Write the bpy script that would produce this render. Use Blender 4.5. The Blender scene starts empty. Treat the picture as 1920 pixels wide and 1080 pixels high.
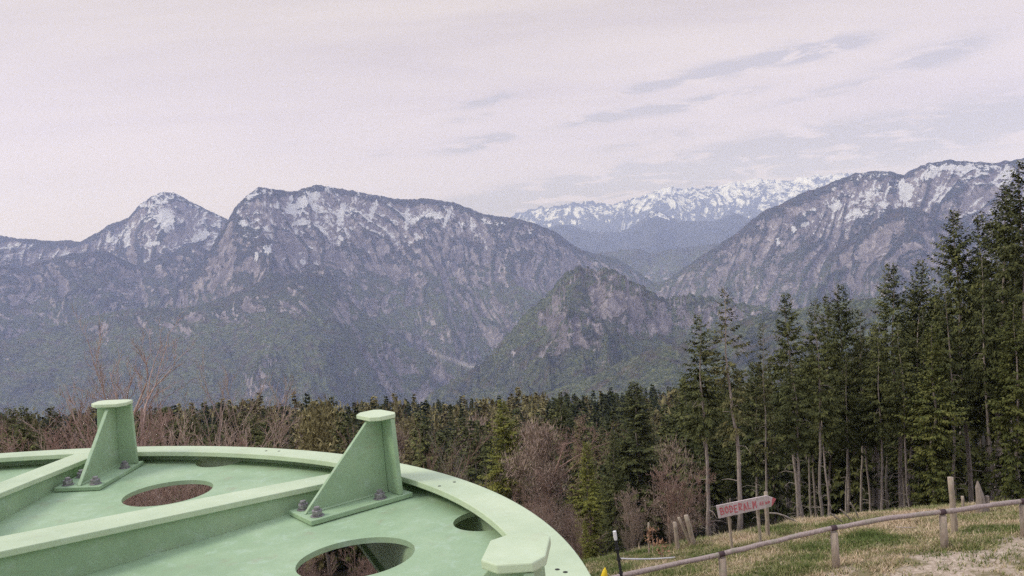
import bpy, math, random
import numpy as np
from mathutils import Matrix, Vector
random.seed(7); RNG = np.random.default_rng(11)
SC = bpy.context.scene; COL = SC.collection
R_ = math.radians

# ------------------------------------------------------------------ helpers
def tag(o, label=None, cat=None, group=None, kind=None):
    if label: o['label'] = label
    if cat: o['category'] = cat
    if group: o['group'] = group
    if kind: o['kind'] = kind
    return o
def empty(name, loc=(0, 0, 0), rz=0.0):
    o = bpy.data.objects.new(name, None); COL.objects.link(o)
    o.location = loc; o.rotation_euler = (0, 0, rz); o.empty_display_size = .2
    return o
def obj(name, me, parent=None, loc=None):
    o = bpy.data.objects.new(name, me); COL.objects.link(o)
    if parent: o.parent = parent
    if loc is not None: o.location = loc
    return o
def mesh_np(name, V, F, mat=None, smooth=False, attrs=None):
    """V (n,3), F (m,3) or (m,4) int arrays"""
    V = np.asarray(V, np.float32); F = np.asarray(F, np.int32)
    me = bpy.data.meshes.new(name); k = F.shape[1]
    me.vertices.add(len(V)); me.vertices.foreach_set('co', V.ravel())
    me.loops.add(F.size); me.loops.foreach_set('vertex_index', F.ravel())
    me.polygons.add(len(F)); me.polygons.foreach_set('loop_start', np.arange(len(F), dtype=np.int32) * k)
    me.polygons.foreach_set('loop_total', np.full(len(F), k, np.int32))
    if smooth: me.polygons.foreach_set('use_smooth', np.ones(len(F), bool))
    for n, a in (attrs or {}).items():
        at = me.attributes.new(n, 'FLOAT', 'POINT'); at.data.foreach_set('value', np.asarray(a, np.float32).ravel())
    me.update(calc_edges=True); me.validate()
    if mat: me.materials.append(mat)
    return me
class MB:
    """collects mixed polygons"""
    def __init__(s): s.v = []; s.f = []
    def add(s, vs, fs):
        n = len(s.v); s.v += [tuple(v) for v in vs]; s.f += [tuple(i + n for i in f) for f in fs]
    def box(s, c, d, M=None):
        x, y, z = c; a, b, e = d[0] / 2, d[1] / 2, d[2] / 2
        vs = [Vector((x + i * a, y + j * b, z + k * e)) for k in (-1, 1) for j in (-1, 1) for i in (-1, 1)]
        if M: vs = [M @ v for v in vs]
        s.add(vs, [(0, 2, 3, 1), (4, 5, 7, 6), (0, 1, 5, 4), (2, 6, 7, 3), (0, 4, 6, 2), (1, 3, 7, 5)])
    def prism(s, pts, z0, z1, M=None):
        """extrude a closed 2-D outline (counter-clockwise) from z0 to z1"""
        n = len(pts); vs = [Vector((p[0], p[1], z0)) for p in pts] + [Vector((p[0], p[1], z1)) for p in pts]
        if M: vs = [M @ v for v in vs]
        s.add(vs, [tuple(range(n))[::-1], tuple(range(n, 2 * n))] + [(i, (i + 1) % n, n + (i + 1) % n, n + i) for i in range(n)])
    def tube(s, P, R, n=8, cap=True):
        P = [Vector(p) for p in P]; rings = []
        for i, p in enumerate(P):
            t = (P[min(i + 1, len(P) - 1)] - P[max(i - 1, 0)]).normalized()
            a = t.cross(Vector((.31, .2, .93)) if abs(t.z) < .9 else Vector((1, .1, 0))).normalized(); b = t.cross(a)
            r = R[i] if hasattr(R, '__len__') else R
            rings.append([p + (a * math.cos(q) + b * math.sin(q)) * r for q in [2 * math.pi * k / n for k in range(n)]])
        vs = [v for r in rings for v in r]; m = len(P)
        fs = [(i * n + k, i * n + (k + 1) % n, (i + 1) * n + (k + 1) % n, (i + 1) * n + k) for i in range(m - 1) for k in range(n)]
        if cap: fs += [tuple(range(n))[::-1], tuple(range((m - 1) * n, m * n))]
        s.add(vs, fs)
    def mesh(s, name, mat, smooth=False):
        me = bpy.data.meshes.new(name); me.from_pydata(s.v, [], s.f); me.update()
        if smooth: me.polygons.foreach_set('use_smooth', np.ones(len(me.polygons), bool))
        me.materials.append(mat); return me
    def build(s, name, mat, parent=None, smooth=False, bevel=0, loc=None):
        o = obj(name, s.mesh(name, mat, smooth), parent, loc)
        if bevel:
            b = o.modifiers.new('bevel', 'BEVEL'); b.width = bevel; b.segments = 2; b.limit_method = 'ANGLE'
        return o

# ---- value noise (numpy)
def _h(ix, iy, seed):
    n = (ix.astype(np.int64) * 374761393 + iy.astype(np.int64) * 668265263 + seed * 982451653) & 0xffffffff
    n = ((n ^ (n >> 13)) * 1274126177) & 0xffffffff
    return ((n ^ (n >> 16)) & 0xffff) / 65535.0
def vnoise(x, y, seed=0):
    x, y = np.broadcast_arrays(np.asarray(x, float), np.asarray(y, float))
    ix, iy = np.floor(x), np.floor(y); fx, fy = x - ix, y - iy
    fx = fx ** 3 * (fx * (fx * 6 - 15) + 10); fy = fy ** 3 * (fy * (fy * 6 - 15) + 10)
    ix = ix.astype(np.int64); iy = iy.astype(np.int64)
    a = _h(ix, iy, seed); b = _h(ix + 1, iy, seed); c = _h(ix, iy + 1, seed); d = _h(ix + 1, iy + 1, seed)
    return (a + (b - a) * fx + (c - a) * fy + (a - b - c + d) * fx * fy) * 2 - 1
def fbm(x, y, o=4, seed=0):
    s = 0; a = .5
    for k in range(o): s = s + a * vnoise(x * 2 ** k, y * 2 ** k, seed + k * 17); a *= .5
    return s
def ridge(x, y, o=4, seed=0, gain=.5):
    s = 0; a = .5; w = 1
    for k in range(o):
        n = 1 - np.abs(vnoise(x * 2.03 ** k + k * 3.1, y * 2.03 ** k, seed + k * 31)) * 2.0
        n = np.clip(n, -1, 1); s = s + a * n * w; w = np.clip(n * .5 + .6, .2, 1); a *= gain
    return s
def sst(a, b, x):
    t = np.clip((x - a) / (b - a), 0, 1); return t * t * (3 - 2 * t)

# ---- node materials
def mat(name, build, rough=.9, spec=.2):
    m = bpy.data.materials.new(name); m.use_nodes = True; nt = m.node_tree
    b = nt.nodes['Principled BSDF']; b.inputs['Roughness'].default_value = rough
    b.inputs['Specular IOR Level'].default_value = spec
    build(NT(nt), b); return m
class NT:
    def __init__(s, nt): s.nt = nt
    def n(s, t, **k):
        x = s.nt.nodes.new(t)
        for a, b in k.items(): setattr(x, a, b)
        return x
    def l(s, a, b): s.nt.links.new(a, b)
    def coord(s, kind='Object'): return s.n('ShaderNodeTexCoord').outputs[kind]
    def geo(s): return s.n('ShaderNodeNewGeometry')
    def mapv(s, vec, sc=(1, 1, 1), loc=(0, 0, 0), rot=(0, 0, 0)):
        m = s.n('ShaderNodeMapping'); m.inputs['Scale'].default_value = sc; m.inputs['Location'].default_value = loc
        m.inputs['Rotation'].default_value = rot; s.l(vec, m.inputs['Vector']); return m.outputs[0]
    def noise(s, vec, scale=1, detail=5, rough=.6, dist=0):
        m = s.n('ShaderNodeTexNoise'); m.inputs['Scale'].default_value = scale; m.inputs['Detail'].default_value = detail
        m.inputs['Roughness'].default_value = rough; m.inputs['Distortion'].default_value = dist
        s.l(vec, m.inputs['Vector']); return m.outputs['Fac']
    def ramp(s, f, stops):
        r = s.n('ShaderNodeValToRGB'); e = r.color_ramp.elements
        while len(e) < len(stops): e.new(.5)
        for x, (p, c) in zip(e, stops): x.position = p; x.color = (*c, 1) if len(c) == 3 else c
        s.l(f, r.inputs[0]); return r.outputs[0]
    def mix(s, f, a, b, mode='MIX'):
        m = s.n('ShaderNodeMix', data_type='RGBA', blend_type=mode)
        for i, v in ((0, f), (6, a), (7, b)):
            if isinstance(v, (int, float)): m.inputs[i].default_value = v
            elif isinstance(v, tuple): m.inputs[i].default_value = (*v, 1)
            else: s.l(v, m.inputs[i])
        return m.outputs[2]
    def math(s, op, a, b=0.0, c=None, clamp=False):
        m = s.n('ShaderNodeMath', operation=op, use_clamp=clamp)
        for i, v in enumerate((a, b) if c is None else (a, b, c)):
            if isinstance(v, (int, float)): m.inputs[i].default_value = v
            else: s.l(v, m.inputs[i])
        return m.outputs[0]
    def step(s, v, a, b):
        m = s.n('ShaderNodeMapRange', interpolation_type='SMOOTHSTEP'); s.l(v, m.inputs[0])
        m.inputs[1].default_value = a; m.inputs[2].default_value = b; return m.outputs[0]
    def attr(s, name): return s.n('ShaderNodeAttribute', attribute_name=name).outputs['Fac']
    def bump(s, h, b, strength=.5, dist=.01):
        m = s.n('ShaderNodeBump'); m.inputs['Strength'].default_value = strength; m.inputs['Distance'].default_value = dist
        s.l(h, m.inputs['Height']); s.l(m.outputs[0], b.inputs['Normal'])

def m_steel(n, b, k=0):
    c = n.coord('Object')
    big = n.noise(c, 2.2, 5, .65); fine = n.noise(c, 60, 4, .7); mid = n.noise(c, 11, 5, .7, .4)
    col = n.ramp(big, [(.3, (.235, .34, .20)), (.5, (.285, .40, .24)), (.72, (.36, .47, .30))])
    col = n.mix(n.math('MULTIPLY', n.step(mid, .5, .75), .45), col, (.44, .56, .46))
    spots = n.step(n.noise(c, 95, 2, .5), .70, .76)
    clump = n.step(n.noise(c, 3.1, 3, .5), .50, .68)
    col = n.mix(n.math('MULTIPLY', n.math('MULTIPLY', spots, clump), .75), col, (.10, .10, .075))
    col = n.mix(n.math('MULTIPLY', n.step(fine, .35, .7), .22), col, (.19, .33, .22), 'MIX')
    streak = n.step(n.noise(n.mapv(c, (1.3, 1.3, 9)), 5, 4, .7), .56, .75)
    col = n.mix(n.math('MULTIPLY', streak, .38), col, (.27, .24, .17))
    if k: col = n.mix(n.math('ADD', n.math('MULTIPLY', big, .5), .20 if k == 1 else .36), col, (.64, .70, .50))
    n.l(col, b.inputs['Base Color']); b.inputs['Roughness'].default_value = .55
    n.bump(n.noise(c, 140, 3, .6), b, .25, .002)
def m_bolt(n, b):
    c = n.coord('Object'); n.l(n.ramp(n.noise(c, 70, 4), [(.3, (.15, .14, .145)), (.7, (.36, .345, .355))]), b.inputs['Base Color'])
    b.inputs['Metallic'].default_value = .55; b.inputs['Roughness'].default_value = .5
def m_wood(c1, c2, c3):
    def f(n, b):
        c = n.coord('Object')
        g = n.noise(n.mapv(c, (14, 14, 2.0)), 3, 6, .7, .3)
        col = n.ramp(g, [(.28, c1), (.5, c2), (.75, c3)])
        col = n.mix(n.math('MULTIPLY', n.step(n.noise(c, 3.3, 4), .48, .7), .4), col, (.20, .235, .14))
        n.l(col, b.inputs['Base Color']); n.bump(g, b, .6, .01)
    return f
def m_bark(c1, c2):
    def f(n, b):
        c = n.coord('Object'); oi = n.n('ShaderNodeObjectInfo').outputs['Random']
        g = n.noise(n.mapv(c, (1, 1, .28)), 9, 6, .75, .4)
        col = n.ramp(g, [(.32, c1), (.66, c2)])
        col = n.mix(n.math('MULTIPLY', oi, .35), col, (.09, .10, .06))
        n.l(col, b.inputs['Base Color']); n.bump(g, b, .8, .03)
    return f
def m_needles(dark, mid, light, warm=None):
    def f(n, b):
        ri = n.geo().outputs['Random Per Island']; oi = n.n('ShaderNodeObjectInfo').outputs['Random']
        c = n.coord('Object')
        v = n.math('ADD', n.math('MULTIPLY', n.noise(c, .55, 4, .6), .9), n.math('MULTIPLY', ri, .35))
        col = n.ramp(v, [(.30, dark), (.52, mid), (.78, light)])
        col = n.mix(n.math('MULTIPLY', oi, .5), col, tuple(x * .62 for x in mid))
        if warm: col = n.mix(n.math('MULTIPLY', n.step(n.noise(c, .8, 3), .5, .72), .6), col, warm)
        n.l(col, b.inputs['Base Color'])
    return f
M = {}
M['steel'] = mat('pale_green_paint', m_steel, .5, .4)
M['chalk'] = mat('chalky_pale_green_paint', lambda n, b: m_steel(n, b, 1), .6, .3)
M['cap'] = mat('pale_chalked_paint', lambda n, b: m_steel(n, b, 2), .6, .3)
M['bolt'] = mat('galvanised_bolt', m_bolt)
M['rail'] = mat('weathered_log', m_wood((.13, .10, .09), (.30, .245, .225), (.47, .40, .37)))
M['post'] = mat('weathered_post', m_wood((.17, .13, .10), (.33, .27, .21), (.47, .41, .33)))
M['board'] = mat('grey_board', m_wood((.36, .29, .28), (.52, .44, .43), (.62, .56, .54)))
M['bark'] = mat('spruce_bark', m_bark((.20, .16, .135), (.50, .43, .38)))
M['barkpale'] = mat('pale_bark', m_bark((.18, .14, .115), (.40, .34, .30)))
M['needle'] = mat('spruce_needles', m_needles((.022, .028, .013), (.062, .074, .028), (.16, .165, .055)))
M['needle_brown'] = mat('spruce_needles_brownish', m_needles((.02, .024, .012), (.055, .06, .024), (.14, .13, .05), (.10, .07, .035)))
M['needle_bright'] = mat('young_spruce_needles', m_needles((.05, .065, .016), (.14, .155, .032), (.28, .27, .06)))
M['needle_mid'] = mat('fresh_spruce_needles', m_needles((.03, .042, .013), (.08, .095, .026), (.18, .18, .05)))
M['olive'] = mat('olive_foliage', m_needles((.06, .055, .025), (.16, .14, .06), (.28, .24, .11)))
M['pinkbrown'] = mat('brown_twigs', m_needles((.13, .095, .07), (.28, .205, .155), (.44, .34, .27)))
M['twig'] = mat('bare_twigs', m_bark((.25, .18, .14), (.52, .40, .32)))
M['twigpale'] = mat('pale_pinkish_twigs', m_bark((.34, .23, .19), (.66, .50, .43)))
M['redtwig'] = mat('reddish_twigs', m_bark((.22, .14, .11), (.46, .31, .25)))
def flat(c, r=.7):
    def f(n, b):
        k = n.noise(n.coord('Object'), 30, 4); n.l(n.ramp(k, [(.3, tuple(x * .8 for x in c)), (.7, c)]), b.inputs['Base Color'])
    return mat('paint', f, r)
M['black'] = flat((.03, .03, .03)); M['white'] = flat((.75, .75, .74)); M['yellow'] = flat((.75, .55, .03)); M['red'] = mat('faded_red_paint', lambda n, b: n.l(n.ramp(n.noise(n.coord('Object'), 16, 4, .7), [(.38, (.46, .09, .11)), (.62, (.48, .17, .18))]), b.inputs['Base Color']), .8)
M['band'] = flat((.07, .045, .05)); M['orange'] = flat((.30, .17, .10))
M['concrete'] = flat((.33, .31, .33))

# ------------------------------------------------------------------ camera (at the origin, eye level z = 0)
F = 1500.0; PITCH = -.060; ROLL = -.045
def cam_axes(pitch, roll):
    c, s = math.cos(roll), math.sin(roll); cp, sp = math.cos(pitch), math.sin(pitch)
    return Matrix(((c, -s, 0), (-s * sp, -c * sp, -cp), (s * cp, c * cp, -sp)))   # columns: right, up, back
RC = cam_axes(PITCH, ROLL)
cd = bpy.data.cameras.new('camera'); cam = bpy.data.objects.new('camera', cd); COL.objects.link(cam)
cd.sensor_width = 36; cd.lens = F / 1920 * 36; cd.clip_end = 80000; cd.clip_start = .05
cam.matrix_world = RC.to_4x4(); SC.camera = cam
def ray(px, py): return RC @ Vector((px - 960, 540 - py, -F)).normalized()
def at(px, py, Y):
    d = ray(px, py); return d * (Y / d.y)
def azte(px, py):
    d = ray(px, py); return math.atan2(d.x, d.y), d.z / math.hypot(d.x, d.y)

# ------------------------------------------------------------------ terrain near the camera
def G(x, y):
    x = np.asarray(x, float); y = np.asarray(y, float)
    yy = [-80, 0, 15, 19, 27, 60, 120, 200, 300, 420, 900]
    zz = [-2, -7.4, -8.2, -8.45, -10.45, -24.4, -43.0, -62, -82, -106, -400]
    z = np.interp(y, yy, zz)
    sw_ = np.where(x > 7.8, 4.2, 14.0); side = sw_ * np.tanh((x - 7.8) / sw_) * .15
    z = z + side * sst(200, 25, y)
    z = z + .12 * fbm(x * .35, y * .35, 4, 5) + 2.2 * fbm(x * .02, y * .02, 3, 9) * sst(35, 90, y)
    return z
def gz(x, y): return float(G(x, y))
def gp(px, py):
    d = ray(px, py); t = 8.0
    while t < 900:
        p = d * t
        if p.z < gz(p.x, p.y): break
        t += .1
    return Vector((p.x, p.y, gz(p.x, p.y)))
def on(px, Y):
    """ground point at distance Y whose foot lies in the picture column px (at about y=960)"""
    p = at(px, 970, Y); return Vector((p.x, Y, gz(p.x, Y)))

xs = np.sinh(np.linspace(-4.6, 4.6, 420)) / math.sinh(4.6) * 420
ys = np.concatenate([np.linspace(-25, 40, 300), np.geomspace(40.3, 470, 160)])
X, Y = np.meshgrid(xs, ys); Z = G(X, Y)
def dirtmask(x, y): return sst(.5, -.5, y - (19.05 + .16 * (x - 7.5)) + 1.2 * fbm(x * .8, y * .8, 4, 44)) * sst(4.5, 6.5, x)
def grassmask(x, y): return sst(.8, 3.2, x + .6 * fbm(x, y, 3, 3)) * sst(30.5, 28.5, y + .8 * fbm(x * .7, y * .7, 3, 8))
def grid_faces(r, c):
    i = np.arange(r - 1)[:, None] * c + np.arange(c - 1)[None]; i = i.ravel()
    return np.stack([i, i + 1, i + c + 1, i + c], 1)
def m_ground(n, b):
    c = n.coord('Object'); d = n.attr('dirt'); g = n.attr('grass')
    n1 = n.noise(c, .9, 5, .65); n2 = n.noise(c, 9, 5, .7); n3 = n.noise(n.mapv(c, (1, 2, 1)), 3.2, 4, .7)
    grass = n.ramp(n3, [(.34, (.12, .13, .055)), (.5, (.22, .20, .105)), (.66, (.36, .29, .20))])
    grass = n.mix(n.math('MULTIPLY', n.step(n2, .55, .72), .6), grass, (.10, .065, .045))
    soil = n.ramp(n2, [(.3, (.27, .21, .155)), (.5, (.43, .35, .27)), (.7, (.58, .50, .40))])
    soil = n.mix(n.step(n1, .49, .58), soil, (.21, .18, .105))
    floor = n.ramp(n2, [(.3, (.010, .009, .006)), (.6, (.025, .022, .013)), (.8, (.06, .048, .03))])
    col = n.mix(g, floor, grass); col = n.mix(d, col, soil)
    n.l(col, b.inputs['Base Color']); n.bump(n2, b, .9, .08)
M['ground'] = mat('hillside_ground', m_ground, 1, .05)
me = mesh_np('ground', np.stack([X, Y, Z], -1).reshape(-1, 3), grid_faces(*X.shape), M['ground'], True,
             {'dirt': dirtmask(X, Y), 'grass': grassmask(X, Y)})
tag(obj('ground', me), kind='structure')

# ------------------------------------------------------------------ mountains: one heightfield of several ranges
AZ = np.linspace(-R_(41), R_(41), 1500)
def crest(pts, rough=0, seed=0):
    a = np.array([azte(*p) for p in pts]); te = np.interp(AZ, a[:, 0], a[:, 1])
    return te + rough * 2.2 * (fbm(AZ * 220, AZ * 0 + seed, 4, seed))
def terrain(ranges, rad, floor, seed):
    Rg = rad[:, None]; A = AZ[None]; H = np.full((len(rad), len(AZ)), -5e3)
    best = np.zeros_like(H); dd = np.zeros_like(H)
    for k, q in enumerate(ranges):
        te = crest(q['pts'], 0, seed + k); jag = crest([(-400, 500), (2300, 500)], q.get('rough', .0006), seed + k) - crest([(-400, 500), (2300, 500)])
        rc = q['r'] * (1 + q.get('wob', .05) * fbm(AZ * 6, AZ * 0 + k, 3, seed + 7 * k))[None]
        if 'rslope' in q: rc = rc * (1 + q['rslope'] * A)
        zc = te[None] * rc
        if 'cut' in q:          # the range ends here: its crest sinks away
            a0 = azte(q['cut'][0], 500)[0]; a1 = azte(q['cut'][1], 500)[0]
            zc = zc - 1200 * (1 - sst(a0, a1, A))
        if 'cutr' in q:
            a0 = azte(q['cutr'][0], 500)[0]; a1 = azte(q['cutr'][1], 500)[0]
            zc = zc - 1200 * sst(a0, a1, A)
        i0 = int(np.searchsorted(rad, q['r'] * q.get('lo', .42))); i1 = int(np.searchsorted(rad, q['r'] * 1.28)); full_ = (H, best, dd)
        Rs = Rg[i0:i1]; d = rc - Rs; u = A * q['r']; w = q.get('w', 650.)
        s1, s2, L = q.get('s', (.85, .5, 500))
        near = np.where(d < L, s1 * d, s1 * L + s2 * (d - L))
        drop = np.where(d >= 0, near, -d * .8)
        wu = u + .22 * w * fbm(u / w * .9 + 5, d / w * 1.0, 3, seed + k + 90) * 2 + q.get('shear', 0) * d
        sp = ridge(wu / w, d / (w * 3.6), 5, seed + k * 5, .52)
        am = q.get('amp', 430.) * sst(-.0, 1, np.abs(d) / q.get('grow', 1700.)) 
        am = am + q.get('amp', 230.) * .16 * sst(0, 1, np.abs(d) / 120.)
        fine = ridge(wu / (w * .16), d / (w * .42), 3, seed + k * 5 + 50, .55)
        h = zc - drop + (jag[None] * q['r'] * np.exp(-np.abs(d) / 110.)) + am * (sp - .25) + q.get('fine', 46.) * sst(0, 90, np.abs(d)) * (fine - .3)
        m = h > H[i0:i1]; H[i0:i1] = np.where(m, h, H[i0:i1]); best[i0:i1] = np.where(m, k, best[i0:i1])
    H = np.maximum(H, floor(Rg, A))
    X = Rg * np.sin(A); Y = Rg * np.cos(A)
    return X, Y, H, best, dd
def curvature(H, k):
    P = np.pad(H, k, mode='edge'); c = np.cumsum(np.cumsum(P, 0), 1)
    c = np.pad(c, ((1, 0), (1, 0))); n = 2 * k + 1
    return (c[n:, n:] - c[:-n, n:] - c[n:, :-n] + c[:-n, :-n]) / n ** 2 - H    # > 0 in hollows
main = [
 dict(pts=[(-200, 420), (0, 441), (60, 449), (150, 452), (180, 437), (205, 420), (240, 408), (262, 382), (285, 368), (305, 360), (325, 360), (350, 373), (388, 393), (425, 409), (500, 470), (560, 540)], r=7600, w=560, shear=.25, s=(.8, .5, 700), cutr=(455, 560)),
 dict(pts=[(-200, 1000), (250, 640), (330, 545), (392, 470), (428, 410), (440, 388), (462, 366), (485, 350), (520, 355), (548, 358), (575, 352), (592, 345), (615, 349), (680, 361), (750, 373), (800, 372), (850, 379), (880, 390), (910, 402), (965, 408), (1000, 417), (1045, 436), (1080, 462), (1110, 474), (1150, 480), (1190, 503), (1225, 530), (1300, 600)], r=6600, w=620, shear=-.3, s=(.95, .47, 560), rslope=.25, cutr=(1240, 1420)),
 dict(pts=[(-200, 480), (40, 500), (130, 475), (200, 470), (260, 500), (330, 470), (365, 455), (430, 490), (520, 560)], r=6500, w=430, s=(.6, .45, 400), amp=150, cutr=(420, 560)),
 dict(pts=[(-200, 640), (0, 640), (120, 606), (200, 585), (260, 576), (350, 577), (430, 553), (500, 522), (575, 508), (620, 525), (670, 575), (740, 640), (830, 672), (900, 690), (1000, 760)], r=5000, w=480, shear=-.2, s=(.5, .42, 700), amp=150, fine=22),
 dict(pts=[(700, 790), (790, 752), (850, 711), (895, 686), (930, 650), (985, 588), (1030, 548), (1060, 508), (1085, 498), (1110, 503), (1122, 508), (1135, 499), (1152, 506), (1168, 514), (1190, 530), (1215, 541), (1240, 556), (1290, 553), (1350, 560), (1430, 575), (1600, 620)], rough=.0022, r=3500, w=330, s=(.72, .52, 230), amp=230, fine=22, grow=700, cut=(620, 760)),
 dict(pts=[(1040, 640), (1130, 590), (1190, 545), (1250, 524), (1290, 496), (1330, 470), (1380, 437), (1408, 412), (1435, 392), (1470, 380), (1500, 362), (1540, 350), (1575, 335), (1600, 326), (1640, 320), (1668, 321), (1694, 327), (1712, 316), (1740, 305), (1780, 300), (1830, 303), (1868, 304), (1895, 300), (1930, 294), (2100, 280)], r=6000, w=560, shear=.35, s=(.9, .45, 600), cut=(1000, 1180)),
 dict(pts=[(1480, 520), (1560, 470), (1610, 432), (1643, 411), (1672, 392), (1700, 387), (1730, 394), (1771, 417), (1830, 440), (2000, 470)], r=5300, w=430, s=(.8, .5, 300), amp=130, grow=900, cut=(1420, 1560)),
 dict(pts=[(900, 800), (1000, 745), (1060, 722), (1120, 700), (1180, 668), (1235, 650), (1290, 640), (1350, 610), (1420, 590), (1600, 560), (1900, 540)], r=2500, w=300, s=(.5, .5, 400), amp=70, fine=7, grow=900, cut=(850, 1000)),
 dict(pts=[(900, 520), (1040, 488), (1110, 474), (1165, 467), (1198, 466), (1219, 475), (1272, 463), (1325, 458), (1362, 454), (1420, 450), (1600, 440)], r=9300, w=650, s=(.35, .3, 700), amp=130),
]
rad = np.concatenate([np.linspace(395, 1500, 50)[:-1], np.linspace(1500, 2700, 130)[:-1], np.linspace(2700, 3700, 150)[:-1], np.linspace(3700, 7800, 430)[:-1], np.linspace(7800, 10500, 60)])
def floor1(r, a):
    fl = -106 - .62 * (r - 420) - 4
    return np.maximum(np.where(r < 430, -120, fl), -1000 + 60 * vnoise(r * .003, a * 20, 5) - .06 * (r - 4000) * (r > 4000))
X, Y, H, best, dd = terrain(main, rad, floor1, 3)
hol = curvature(H, 4); hol2 = curvature(H, 12)
gx = np.gradient(H, axis=0) / np.gradient(rad)[:, None]; gy = np.gradient(H, axis=1) / (rad[:, None] * (AZ[1] - AZ[0]))
steep = np.hypot(gx, gy)
pn = fbm(X / 260, Y / 260 + H / 150, 4, 71)
pc = lambda a: np.clip(a / np.percentile(np.abs(a[250:]), 72), -1.8, 2.2)
hn = pc(hol); hn2 = pc(hol2)
snow = sst(-140, 300, H + 150 * pn + 90 * hn + 90 * hn2) * sst(1.9, .9, steep)
AA, TT = np.broadcast_arrays(AZ[None], H / np.maximum(rad[:, None], 1)); nz = .95 * fbm(AZ[None] * 420, TT * 520, 4, 61)
patch = np.zeros_like(H)
for px, py, wx, wy, an, rg in ((560, 384, 36, 6, .45, 1), (588, 368, 14, 7, 0, 1), (548, 396, 16, 5, 0, 1), (562, 417, 13, 5, 0, 1), (502, 467, 9, 7, .8, 1), (480, 482, 4, 9, -.2, 1), (378, 442, 14, 4, .3, 0), (208, 450, 9, 4, .5, 0), (288, 457, 12, 4, 0, 0), (312, 415, 10, 20, .1, 0), (640, 402, 5, 22, -.3, 1), (763, 408, 4, 24, -.1, 1), (700, 395, 5, 20, -.45, 1), (838, 408, 4, 20, -.45, 1), (566, 492, 4, 5, 0, 1), (1697, 362, 8, 17, .15, 5), (1690, 350, 6, 8, 0, 5), (1747, 326, 14, 8, .3, 5), (1790, 315, 30, 4, -.1, 5), (1890, 322, 12, 8, .5, 5), (1600, 400, 12, 6, .4, 5), (1488, 430, 4, 9, .1, 5), (1510, 420, 10, 4, .5, 5), (1608, 455, 3, 8, -.2, 5), (1458, 452, 3, 8, .2, 5), (1570, 385, 9, 8, .3, 5)):
    a0, t0 = azte(px, py); dx = (AA - a0) * 1500; dy = (TT - t0) * 1500; ca, sa = math.cos(an), math.sin(an); u = (dx * ca + dy * sa) / wx; v = (-dx * sa + dy * ca) / wy
    patch = np.maximum(patch, np.where((best == rg), sst(1.15, .75, np.sqrt(u * u + v * v) + nz), 0))
snow *= np.where((best == 3) | (best == 4) | (best == 7) | (best == 8), 0, 1)
snow *= np.where(best == 6, .6, 1) * np.where(best == 2, .5, 1)
rock = sst(.7, 1.25, steep + .45 * pn) * .75 + sst(3, 14, hol2) * sst(0, .4, pn + .1) * .6 + sst(-150, 350, H) * .35
rock = rock + (.20 * hn + .34 * hn2) * (.45 + .55 * sst(-620, -200, H))
rock = rock + np.where(best == 4, .70 * sst(-.12, .25, fbm(X / 120, H / 90, 4, 12)) * sst(-430, -300, H), 0)
tev = H / np.maximum(rad[:, None], 1); ln_ = np.array([azte(*p) for p in ((815, 664), (840, 672), (868, 682), (893, 688))]); lt = np.interp(AZ, ln_[:, 0], ln_[:, 1])[None]
bed = np.exp(-((tev - lt) / .0030) ** 2) * ((AZ > ln_[0, 0]) & (AZ < ln_[-1, 0]))[None] * (rad[:, None] > 3900); snow = snow + 1.5 * patch; rock = rock * np.where(((best == 4) | (best == 7) | (best == 3)), 1 - .7 * sst(-330, -480, H + 120 * pn), 1)
green = sst(-60, -480, H + 160 * pn + np.where(best == 7, -350, 0) + np.where(best == 4, -120, 0))
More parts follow.
